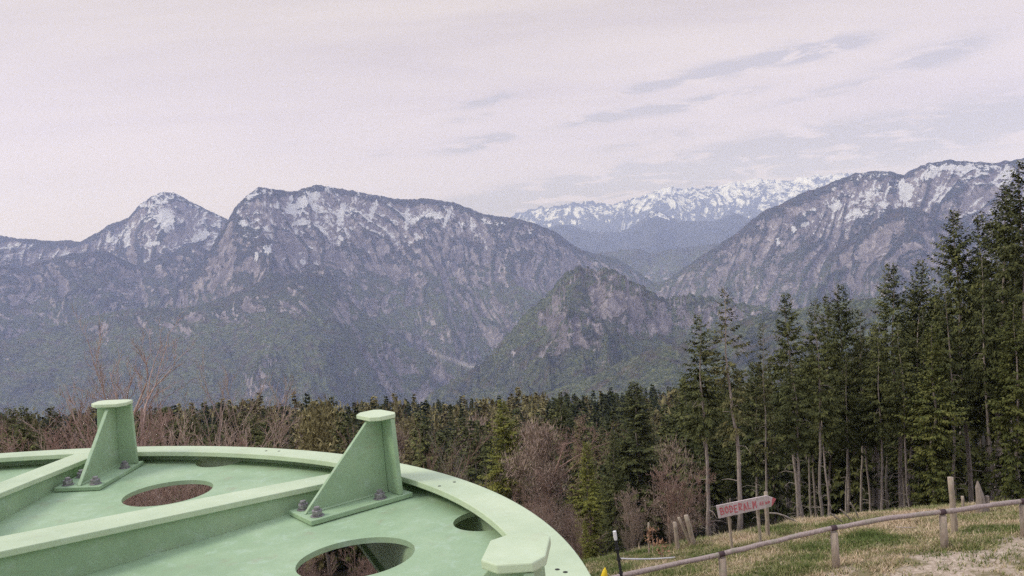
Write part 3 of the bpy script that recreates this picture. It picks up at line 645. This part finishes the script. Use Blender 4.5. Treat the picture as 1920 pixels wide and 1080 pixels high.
for a, r, q in [(1.2028, 2.524, .2585), (.3998, 2.524, .2585), (.434, 3.20, .175), (1.264, 3.22, .165)] + [(1.2028 + .78 * k, 2.524, .2585) for k in range(1, 7)] + [(1.264 + .78 * k, 3.24, .15) for k in range(1, 7)]:
    cut.prism([(CX + r * math.cos(a) + q * math.cos(t), CY + r * math.sin(a) + q * math.sin(t)) for t in [2 * math.pi * i / 72 for i in range(72)]], -1.45, -.98)
cm = cut.mesh('cut', M['steel']); co = bpy.data.objects.new('cut', cm); COL.objects.link(co); co.parent = wheel
bo = plate.modifiers.new('b', 'BOOLEAN'); bo.object = co; bo.operation = 'DIFFERENCE'; bo.solver = 'EXACT'
bpy.context.view_layer.update(); dg = bpy.context.evaluated_depsgraph_get()
nm = bpy.data.meshes.new_from_object(plate.evaluated_get(dg)); plate.modifiers.clear(); plate.data = nm; bpy.data.objects.remove(co)
# spokes: T section, top flange flush with the rim, web standing on the plate
def spoke(a, pf, pb, n_):
    """pf/pb: (along, offset) front and back edge points at inner and outer end"""
    Mx = Matrix.Translation((CX, CY, -1)) @ Matrix.Rotation(a, 4, 'Z'); mb = MB()
    mb.prism([pf[0], pf[1], pb[1], pb[0]], -T, -.001, Mx); s = mb.build('spoke', M['chalk'], wheel, bevel=.004)
    wb = MB(); r0, r1 = pf[0][0], pf[1][0] - .02
    def c(u, q): return (pf[0][1] + (pf[1][1] - pf[0][1]) * u) * (1 - q) + (pb[0][1] + (pb[1][1] - pb[0][1]) * u) * q
    for q, th in ((.10, .02), (.9, -.02)):
        n0, n1 = c(0, q), c(1, q); vs = []
        for (r, nn) in ((r0, n0), (r1, n1)):
            for dy in (0, th):
                for z in (-T - .001, dz(r) + .001): vs.append(Mx @ Vector((r, nn + dy, z)))
        wb.add(vs, [(0, 1, 5, 4), (2, 6, 7, 3), (0, 4, 6, 2), (1, 3, 7, 5), (0, 2, 3, 1), (4, 5, 7, 6)])
    wb.build('spoke_web', M['steel'], s)
spoke(.8111, [(.4, .02), (3.10, -.165)], [(.4, .33), (3.12, .02)], 2)
spoke(1.5553, [(.4, -.16), (3.10, -.075)], [(.4, .0), (3.10, .118)], 1)
for k in range(2, 8): spoke(1.5553 + .77 * (k - 1) + .08, [(.4, -.1), (3.08, -.09)], [(.4, .1), (3.08, .1)], k)
lathe([(.001, -.0), (.001, -.5), (.42, -.5), (.42, .0)], 64).build('hub', M['steel'], wheel)
# bevel scars / bolt holes on the rim flange
for px, py in ((515, 840), (540, 839.5), (523, 846), (499, 845.5), (852, 904), (824, 911.5), (1045, 1068), (1060, 1073)):
    d = (RW @ Vector((px - 960, 540 - py, -F))); p = d * (-1 / d.z); r = .009; hb = MB()
    hb.prism([(p.x + r * math.cos(t), p.y + r * math.sin(t)) for t in [i * .7854 for i in range(8)]], -.9995, -.9985); hb.build('bolt_hole', M['black'], wheel)
def bracket(cx, cy, a, Hh=.445, cm='cap'):
    r = math.hypot(cx - CX, cy - CY); z0 = -1 + dz(r) + .004; tilt = -.065 * 0
    Mx = Matrix.Translation((cx, cy, z0)) @ Matrix.Rotation(a, 4, 'Z') @ Matrix.Rotation(math.atan(-.065) * 1.0, 4, 'Y')
    b = MB(); b.prism([(-.31, -.145), (.285, -.145), (.275, .145), (-.31, .145)], .0, .026, Mx); base = b.build('bracket', M['steel'], wheel, bevel=.004)
    g = MB(); pts = [(-.285, .027), (.205, .027), (.205, Hh - .002), (.125, Hh - .002)]
    n = 4; vs = [Mx @ Vector((p[0], s * .012, p[1])) for s in (-1, 1) for p in pts]
    g.add(vs, [(0, 1, 2, 3), (7, 6, 5, 4), (0, 4, 5, 1), (1, 5, 6, 2), (2, 6, 7, 3), (3, 7, 4, 0)]); g.build('gusset', M['steel'], base, bevel=.003)
    k = MB(); k.add([Mx @ Vector(v) for v in ((.206, -.135, .027), (.206, .135, .027), (.206, .118, Hh - .002), (.206, -.118, Hh - .002), (.232, -.135, .027), (.232, .135, .027), (.232, .118, Hh - .002), (.232, -.118, Hh - .002))],
          [(0, 1, 2, 3), (7, 6, 5, 4), (0, 4, 5, 1), (1, 5, 6, 2), (2, 6, 7, 3), (3, 7, 4, 0)]); k.build('back_plate', M['steel'], base, bevel=.003)
    c = MB(); X0, X1, c_ = .10, .26, .045; c.prism([(X0 + c_, -.122), (X1 - c_ * .6, -.122), (X1, -.122 + c_), (X1, .122 - c_), (X1 - c_ * .6, .122), (X0 + c_, .122), (X0, .122 - c_), (X0, -.122 + c_)], Hh, Hh + .024, Mx)
    c.build('cap_plate', M[cm], base, bevel=.004)
    bm = MB()
    for s, t in ((-.25, .088), (-.25, -.088), (.11, -.095), (.11, .095), (.25, -.02), (-.08, .095)):
        b = MB(); cyl = lambda q, z1, z2, n, ph=0: b.prism([(s + q * math.cos(2 * math.pi * i / n + ph), t + q * math.sin(2 * math.pi * i / n + ph)) for i in range(n)], z1, z2, Mx)
        cyl(.036, .0265, .031, 20); cyl(.029, .0315, .058, 6, .4 + s); cyl(.016, .0585, .074, 12); b.build('bolt', M['bolt'], base, bevel=.002)
    # weld seam
    w = MB()
    for sy in (-1, 1): w.tube([Mx @ Vector((-.27, sy * .014, .029)), Mx @ Vector((.2, sy * .014, .029))], .008, 6)
    w.build('weld_seam', M['steel'], base)
    return base
bracket(-2.775, 5.34, 1.56)
bracket(-.90, 4.345, .66)
bracket(-.163, 2.045, -.12, .425, 'chalk')
# stiffener under the web plate, seen through its right opening
bm = MB(); p0, p1 = Vector((-1.0, 4.89, 0)), Vector((-.24, 3.05, 0)); an = math.atan2(p1.y - p0.y, p1.x - p0.x); Mx = Matrix.Translation((p0 + p1) / 2) @ Matrix.Rotation(an, 4, 'Z')
bm.box((0, 0, -1.27), ((p1 - p0).length, .03, .26), Mx); bm.box((0, 0, -1.41), ((p1 - p0).length, .09, .02), Mx); bm.build('stiffener', M['steel'], wheel)
b = gp(664, 1062); mb = MB(); mb.tube([(-.2, .1, -.3), (-.12, 0, .5), (-.02, 0, 1.2), (0, .05, 1.35)], [.62, .55, .42, .2], 7)
tag(mb.build('boulder', M['concrete'], None, loc=b), 'grey stone among the brambles seen through the right opening of the wheel', 'boulder')

# ------------------------------------------------------------------ fences, sign, stakes
def pole(name, p, top, r, m, label, cat, group=None, n=10, parent=None, taper=.9):
    """post from p (ground) to top"""
    p = Vector(p); top = Vector(top); o = empty(name, p) if False else None
    mb = MB(); d = top - p; k = 5; mb.tube([(-d * .2)] + [d * i / k + Vector((random.uniform(-.3, .3) * r * .4, random.uniform(-.3, .3) * r * .4, 0)) for i in range(k + 1)], [r] + [r * (1 - (1 - taper) * i / k) * random.uniform(.94, 1.06) for i in range(k + 1)], n)
    ob = mb.build(name, M[m], parent, True, loc=p)
    if label: tag(ob, label, cat, group)
    return ob
FY = 19.4
fen = empty('rail_fence', (7.8, FY, gz(7.8, FY))); tag(fen, 'log rail fence with round posts running up the grassy slope at the lower right', 'rail fence')
Pp = [(1130, 1088, 19.0), (1165, 1080, 19.1), (1353, 1039, 19.3), (1460, 1013, 19.4), (1563, 990, 19.5), (1665, 972, 19.6), (1767, 960, 19.7), (1850, 948, 19.9), (1917, 940, 20.1), (2020, 925, 20.3), (2200, 905, 20.6)]
pts = [at(*q) for q in Pp]; org = fen.location.copy()
for i in range(0, len(pts)): pass
mb = MB(); dense = []
for i in range(len(pts) - 1):
    for t in range(5): dense.append(pts[i].lerp(pts[i + 1], t / 5) + Vector((0, 0, random.uniform(-.012, .012))))
dense.append(pts[-1]); mb.tube([p - org for p in dense], [.062 * random.uniform(.9, 1.1) for _ in dense], 12); mb.build('rail', M['rail'], fen, True)
for i in (2, 4, 6, 8, 9):
    p = pts[i]; b = Vector((p.x + .05, p.y, gz(p.x, p.y))); mb = MB(); d = (p - b); mb.tube([b - org - d * .2, b - org + d * .3, b - org + d * .9 + Vector((0, 0, 0))], [.10, .095, .09], 10); po = mb.build('post', M['post'], fen, True)
    ax = (pts[i + 1] - pts[i - 1]).normalized(); mb = MB(); mb.tube([p - org - ax * .07, p - org + ax * .07], .072, 12); mb.build('strap', M['band'], po, True)

# arrow sign
SY = 24.0
sp = empty('arrow_sign', gp(1395, 1022)); so = sp.location.copy()
tag(sp, 'grey wooden arrow sign on stakes with red hand painted writing, pointing right', 'sign')
A = at(1345, 960, SY); B = at(1455, 937, SY); ux = (B - A).normalized(); uy = Vector((0, 0, 1)); uy = (uy - ux * uy.dot(ux)).normalized(); un = ux.cross(uy)  # toward -y is camera
L = (B - A).length; hh = .205
SM = Matrix(((ux.x, uy.x, un.x, A.x - so.x), (ux.y, uy.y, un.y, A.y - so.y), (ux.z, uy.z, un.z, A.z - so.z), (0, 0, 0, 1)))
mb = MB(); mb.prism([(0, -hh), (L * .86, -hh * .9), (L * .90, -hh * .85), (L, .03), (L * .86, hh * .95), (0, hh)], -.02, .02, SM); board = mb.build('board', M['board'], sp, bevel=.005)
GL = {'B': [[(0, 0), (0, 1), (.6, .9), (.55, .6), (0, .5)], [(.0, .5), (.7, .4), (.65, .05), (0, 0)]], 'O': [[(.3, 0), (0, .3), (.05, .8), (.35, 1), (.65, .75), (.65, .25), (.3, 0)]], 'D': [[(0, 0), (0, 1), (.5, .85), (.65, .5), (.5, .1), (0, 0)]],
      'E': [[(.6, 1), (0, 1), (0, 0), (.6, 0)], [(0, .5), (.45, .5)]], 'R': [[(0, 0), (0, 1), (.6, .9), (.55, .55), (0, .45), (.65, 0)]], 'A': [[(0, 0), (.35, 1), (.7, 0)], [(.12, .38), (.58, .38)]], 'L': [[(0, 1), (0, 0), (.55, 0)]],
      'M': [[(0, 0), (.08, 1), (.38, .35), (.68, 1), (.76, 0)]], '4': [[(.5, 0), (.5, 1), (0, .35), (.7, .35)]], '5': [[(.6, 1), (.1, 1), (.05, .55), (.5, .6), (.6, .25), (.35, 0), (0, .08)]], 'm': [[(0, 0), (0, .6), (.3, .55), (.3, 0)], [(.3, .5), (.6, .55), (.62, 0)]], 'i': [[(.1, 0), (.1, .55)], [(.1, .75), (.1, .85)]], 'n': [[(0, 0), (0, .6)], [(0, .5), (.35, .58), (.4, 0)]]}
def write(txt, x, y, h, st, rngw, parent):
    mb = MB()
    for ch in txt:
        w = h * .62; sk = rngw.uniform(-.08, .08); yo = rngw.uniform(-.02, .02)
        for line in GL[ch]:
            for (a, b), (c, d) in zip(line, line[1:]):
                p = Vector((x + a * w + sk * b * h, y + yo + b * h)); q = Vector((x + c * w + sk * d * h, y + yo + d * h)); t = (q - p).normalized(); nn = Vector((-t.y, t.x)) * st * rngw.uniform(.8, 1.15); p -= t * st * .8; q += t * st * .8
                mb.add([SM @ Vector((v.x, v.y, z)) for z in (.0205, .0235 + rngw.uniform(0, .002)) for v in (p - nn, q - nn, q + nn, p + nn)], [(4, 5, 6, 7), (0, 1, 5, 4), (1, 2, 6, 5), (2, 3, 7, 6), (3, 0, 4, 7)])
        x += w * (1.12 if ch != 'i' else .5)
    mb.build('lettering', M['red'], parent); return x
rw = random.Random(3); x1 = write('BODERALM', .10, -.10, .205, .016, rw, board); write('45', x1 + .07, -.06, .10, .010, rw, board); write('min', x1 + .25, -.06, .10, .009, rw, board)
mb = MB(); mb.prism([(L * .905, -hh * .84), (L * 1.0, .028), (L * .955, .10), (L * .93, .02)], .0205, .023, SM); mb.build('red_tip', M['red'], board)
for xt, yt, xb, yb, r in ((1366, 962, 1373, 1022, .065), (1420, 948, 1427, 1034, .07)):
    b = at(xb, yb, SY + .1); b.z = gz(b.x, b.y) - .05; t = at(xt, yt, SY + .1); mb = MB(); mb.box((0, 0, .5), (r * 2, .06, 1.0), Matrix.Translation(b - so) @ (t - b).to_track_quat('Z', 'Y').to_matrix().to_4x4() @ Matrix.Diagonal((1, 1, (t - b).length, 1))); mb.build('stake', M['post'], sp, bevel=.006)
b = at(1440, 1006, 25.2); b.z = gz(b.x, b.y); pole('fence_stake', b, at(1436, 922, b.y), .075, 'post', 'tall square topped wooden stake standing behind the arrow tip of the sign', 'stake', n=4)
# stakes left of the sign
for xt, yt, xb, yb, r, lb in ((1265, 979, 1271, 1032, .07, 'upright grey wooden stake, left of the two leaning ones'), (1272, 970, 1297, 1024, .055, 'thin wooden stake leaning strongly left between two thicker stakes'), (1286, 966, 1302, 1024, .085, 'thick wooden stake leaning left, nearest to the arrow sign'), (1216, 980, 1217, 1040, .035, 'thin grey metal stake in the brown undergrowth')):
    b = gp(xb, yb); pole('wooden_stake', b, at(xt, yt, b.y), r, 'post', lb, 'stake')
b = gp(1408, 996); o = empty('marker_rod', b); tag(o, 'thin brown rod with white tip leaning left under the sign board', 'rod'); t = at(1388, 970, b.y) - b
mb = MB(); mb.tube([-t * .1, t * .9], .022, 6); mb.build('rod', M['post'], o); mb = MB(); mb.tube([t * .88, t * 1.02], .04, 8); mb.build('tip', M['white'], o)
# electric fence post with tapes
b = at(1166, 1086, 18.6); t = at(1152, 996, 18.6); o = empty('electric_fence_post', b); tag(o, 'black plastic electric fence post with white top beside the rim', 'fence post'); d = t - b
mb = MB(); mb.tube([-d * .4, d * .82], .034, 8); [mb.tube([d * q, d * (q + .03)], .055, 8) for q in (.12, .4, .62)]; mb.build('shaft', M['black'], o)
mb = MB(); mb.tube([d * .82, d * .88, d], [.04, .045, .042], 8); mb.build('white_top', M['white'], o)
def wire(name, P, r, m, label, cat, sag=.0):
    P = [Vector(p) for p in P]; c = P[0]; mb = MB(); Q = []
    for i in range(len(P) - 1):
        for k in range(8): u = k / 8; Q.append(P[i].lerp(P[i + 1], u) - c - Vector((0, 0, sag * 4 * u * (1 - u))))
    Q.append(P[-1] - c); mb.tube(Q, r, 5); return tag(mb.build(name, M[m], None, True, loc=c), label, cat)
wire('fence_wire', [at(1159, 1047, 18.6), at(1265, 1045, 21.5)], .022, 'white', 'white fence tape running right from the black electric fence post', 'fence tape', .03)
# fence post right with wire, stump
b = gp(1790, 1000); pb = pole('fence_post', b, at(1782, 895, b.y), .085, 'post', 'tall lone wooden fence post standing behind the log rail near the right edge', 'fence post')
wire('fence_wire', [at(1680, 988, 23.2), at(1787, 986, 23.4), at(1940, 981, 23.6)], .009, 'board', 'thin pale wire stretched low over the grass past the lone fence post', 'wire', .04)
b = gp(1840, 962); mb = MB(); mb.tube([(0, 0, -.3), (0, 0, .15), (-.03, 0, .5), (-.09, .02, .85), (-.10, .02, 1.05)], [.20, .16, .13, .08, .02], 9); mb.tube([(.17, 0, 0), (.2, 0, .55)], [.09, .06], 6)
tag(mb.build('tree_stump', M['barkpale'], None, loc=b), 'jagged weathered tree stump behind the log rail at the right', 'tree stump')
b = gp(1833, 965) - Vector((.45, 0, 0)); pole('wooden_stake', b, b + Vector((-.03, 0, .62)), .05, 'post', 'short wooden stake just left of the jagged tree stump', 'stake')
# dead branches
P = [at(x, y, 27.2) for x, y in ((1443, 962), (1457, 963), (1470, 967), (1487, 975), (1503, 985), (1522, 992))]; wire('dead_branch', P, .035, 'barkpale', 'pale bent dead branch arching down to the grass right of the sign', 'dead branch')
for j, (x0, y0, x1, y1, lb) in enumerate(((1594, 942, 1612, 972, 'pale broken branch leaning left in front of the dark wood'), (1575, 955, 1600, 975, 'short dead branch lying low on the grass edge, left of the pale broken one'), (1556, 962, 1583, 978, 'thin dead twig on the grass edge, leftmost of the three dead branches'), (1310, 985, 1350, 1002, 'crooked dead branch lying on the grass left of the sign stakes'))):
    b = gp(x1, y1 + 4); wire('dead_branch', [b, at((x0 + x1) / 2 + 2, (y0 + y1) / 2 + 3, b.y), at(x0, y0, b.y)], .025, 'barkpale', lb, 'dead branch')
# yellow cap
b = at(1133, 1092, 17.5); mb = MB(); mb.tube([(0, 0, -.6), (0, 0, 0), (0, 0, .12), (.02, 0, .26), (.03, 0, .34)], [.05, .06, .085, .05, .01], 8)
tag(mb.build('yellow_marker', M['yellow'], None, True, loc=b), 'bright yellow pointed marker just showing at the bottom beside the rim', 'marker')
# russet leaved saplings
for px, py, h, lb in ((1224, 1040, .9, 'small sapling with withered orange leaves beside the thin metal stake'), (1241, 1050, .6, 'tiny orange leaved sapling nearer the log rail')):
    b = gp(px, py); V, Fc = round_crown(int(px), h, .28, .35, 80, .11, .07); o = empty('orange_sapling', b); tag(o, lb, 'sapling'); obj('leaves', mesh_np('leaves', V, Fc, M['orange']), o); mb = MB(); mb.tube([(0, 0, -.1), (.02, 0, h * .9)], [.02, .006], 5); mb.build('stem', M['twig'], o)

# ------------------------------------------------------------------ grass: one mass of blades
n = 90000; r = np.random.default_rng(9)
x = r.uniform(.6, 22, n); y = 15.5 + 14.5 * r.random(n); g_ = grassmask(x, y) * (1 - .86 * dirtmask(x, y)); cl = fbm(x * .9, y * .9, 3, 21)
keep = (r.random(n) < g_ * (.45 + .9 * sst(-.2, .3, cl))); x, y, cl = x[keep], y[keep], cl[keep]; n = len(x)
tuft = 5; x = np.repeat(x, tuft) + r.normal(0, .05, n * tuft); y = np.repeat(y, tuft) + r.normal(0, .05, n * tuft); cl = np.repeat(cl, tuft); z = G(x, y)
ht = r.uniform(.03, .10, len(x)) * (1 + .9 * sst(.1, .4, cl)) * (1 + .5 * sst(25.5, 28.5, y)); a = r.uniform(0, 6.28, len(x)); w = r.uniform(.006, .014, len(x)) * 1.4; ln = r.normal(0, .6, (2, len(x)))
V = np.stack([np.stack([x - w * np.cos(a), y - w * np.sin(a), z - .01], 1), np.stack([x + w * np.cos(a), y + w * np.sin(a), z - .01], 1), np.stack([x + ln[0] * ht, y + ln[1] * ht, z + ht], 1)], 1).reshape(-1, 3)
hue = np.repeat(np.clip(.5 + .9 * fbm(x * .7 + 9, y * .7, 3, 33) + r.normal(0, .22, len(x)), 0, 1), 3)
M['grass'] = mat('grass_blades', lambda n, b: n.l(n.ramp(n.attr('hue'), [(.1, (.10, .14, .04)), (.40, (.20, .215, .075)), (.60, (.38, .33, .18)), (.9, (.56, .44, .31))]), b.inputs['Base Color']))
me = mesh_np('grass', V, np.arange(len(V)).reshape(-1, 3), M['grass'], False, {'hue': hue}); tag(obj('grass', me), 'short green and straw coloured grass on the slope at the lower right', 'grass', kind='stuff')

# ------------------------------------------------------------------ air
hz = bpy.data.materials.new('haze'); hz.use_nodes = True; nt = hz.node_tree; nt.nodes.clear(); out = nt.nodes.new('ShaderNodeOutputMaterial'); pv = nt.nodes.new('ShaderNodeVolumePrincipled')
pv.inputs['Density'].default_value = 7.6e-5; pv.inputs['Absorption Color'].default_value = (1, 1, 1, 1); pv.inputs['Color'].default_value = (.51, .61, 1.0, 1); pv.inputs['Anisotropy'].default_value = 0
nt.links.new(pv.outputs[0], out.inputs['Volume'])
mb = MB(); mb.box((0, 9300, 50), (36000, 24800, 3300)); h = mb.build('haze', hz); tag(h, kind='stuff')

# ------------------------------------------------------------------ sky, sun
SUN_EL, SUN_AZ = R_(42), R_(-96)       # azimuth from +Y towards +X
w = bpy.data.worlds.new('World'); SC.world = w; w.use_nodes = True; nt = w.node_tree; nt.nodes.clear(); n = NT(nt)
sky = n.n('ShaderNodeTexSky', sky_type='NISHITA'); sky.sun_disc = False; sky.sun_elevation = SUN_EL; sky.sun_rotation = SUN_AZ; sky.air_density = 1; sky.dust_density = 3
c = n.coord('Generated'); sx = n.n('ShaderNodeSeparateXYZ'); n.l(c, sx.inputs[0])
az = n.math('ARCTAN2', sx.outputs[0], sx.outputs[1]); el = n.math('ARCSINE', sx.outputs[2])
den = n.math('ADD', n.math('MAXIMUM', sx.outputs[2], 0.0), .10)
cv = n.n('ShaderNodeCombineXYZ'); n.l(n.math('DIVIDE', sx.outputs[0], den), cv.inputs[0]); n.l(n.math('DIVIDE', sx.outputs[1], den), cv.inputs[1])
n1 = n.noise(n.mapv(cv.outputs[0], (.5, 1.1, 1), rot=(0, 0, -.25)), 1.0, 7, .62, .6); n2 = n.noise(n.mapv(cv.outputs[0], (.35, 1.6, 1), (3, 1, 0), (0, 0, -.2)), 1.6, 6, .6, .4)
base = n.ramp(n1, [(.32, (.43, .38, .38)), (.52, (.51, .455, .44)), (.70, (.565, .505, .475))])
# a little darker, bluish cloud bank low over the distant range, warmer low left
warm = n.math('MULTIPLY', n.step(az, .05, -.45), n.step(el, .22, .03)); base = n.mix(n.math('MULTIPLY', n.step(el, .34, .0), .8), base, (.60, .54, .665)); base = n.mix(n.math('MULTIPLY', warm, .35), base, (.72, .64, .64))
base = n.mix(n.step(el, .36, 1.1), base, (.92, .95, 1.18))
mask = None
wisps = [(1400, 118, .130, .010, .20), (1550, 92, .075, .008, .3), (1230, 160, .08, .007, .17), (1140, 218, .09, .006, .32), (1320, 190, .10, .006, .26), (1760, 100, .09, .012, .17), (910, 188, .05, .006, .28), (880, 222, .06, .005, .1), (900, 268, .075, .008, .3), (1560, 170, .12, .006, .12), (1220, 262, .10, .009, .12), (710, 288, .03, .005, .12), (1250, 325, .42, .018, .40), (1000, 366, .26, .012, .36), (1700, 272, .3, .020, .26)]
wn = n.noise(n.mapv(c, (9, 9, 46)), 1.6, 6, .65, .5)
for px, py, wa, we, am in wisps:
    d = ray(px, py); a0 = math.atan2(d.x, d.y); e0 = math.asin(d.z)
    da = n.math('SUBTRACT', az, a0); de = n.math('SUBTRACT', el, e0); de = n.math('SUBTRACT', de, n.math('MULTIPLY', da, .14)); 
    q = n.math('ADD', n.math('POWER', n.math('ABSOLUTE', n.math('DIVIDE', da, wa * .6)), 2), n.math('POWER', n.math('ABSOLUTE', n.math('DIVIDE', de, we)), 2))
    g_ = n.math('MULTIPLY', n.math('EXPONENT', n.math('MULTIPLY', q, -1)), am * 8.0); mask = g_ if mask is None else n.math('ADD', mask, g_)
mask = n.math('MULTIPLY', mask, n.step(wn, .38, .60)); mask = n.math('ADD', mask, n.math('MULTIPLY', n.step(n2, .55, .75), .12), clamp=True)
base = n.mix(mask, base, (.41, .385, .43))
bg1 = n.n('ShaderNodeBackground'); n.l(sky.outputs[0], bg1.inputs[0]); bg1.inputs[1].default_value = .05
bg2 = n.n('ShaderNodeBackground'); n.l(base, bg2.inputs[0]); bg2.inputs[1].default_value = 1.38
mx = n.n('ShaderNodeMixShader'); mx.inputs[0].default_value = .93; n.l(bg1.outputs[0], mx.inputs[1]); n.l(bg2.outputs[0], mx.inputs[2])
wo = n.n('ShaderNodeOutputWorld'); n.l(mx.outputs[0], wo.inputs[0])
sd = bpy.data.lights.new('sun', 'SUN'); sd.energy = 1.9; sd.angle = R_(18); sd.color = (1, .95, .88); so_ = bpy.data.objects.new('sun', sd); COL.objects.link(so_)
dirv = Vector((math.sin(SUN_AZ) * math.cos(SUN_EL), math.cos(SUN_AZ) * math.cos(SUN_EL), math.sin(SUN_EL))); so_.rotation_euler = (-dirv).to_track_quat('-Z', 'Y').to_euler()

SC.view_settings.view_transform = 'Standard'; SC.view_settings.look = 'None'; SC.view_settings.gamma = 1; SC.view_settings.exposure = .14
SC.cycles.use_denoising = False; SC.cycles.max_bounces = 5; SC.cycles.diffuse_bounces = 3; SC.cycles.volume_bounces = 1; SC.cycles.transparent_max_bounces = 4
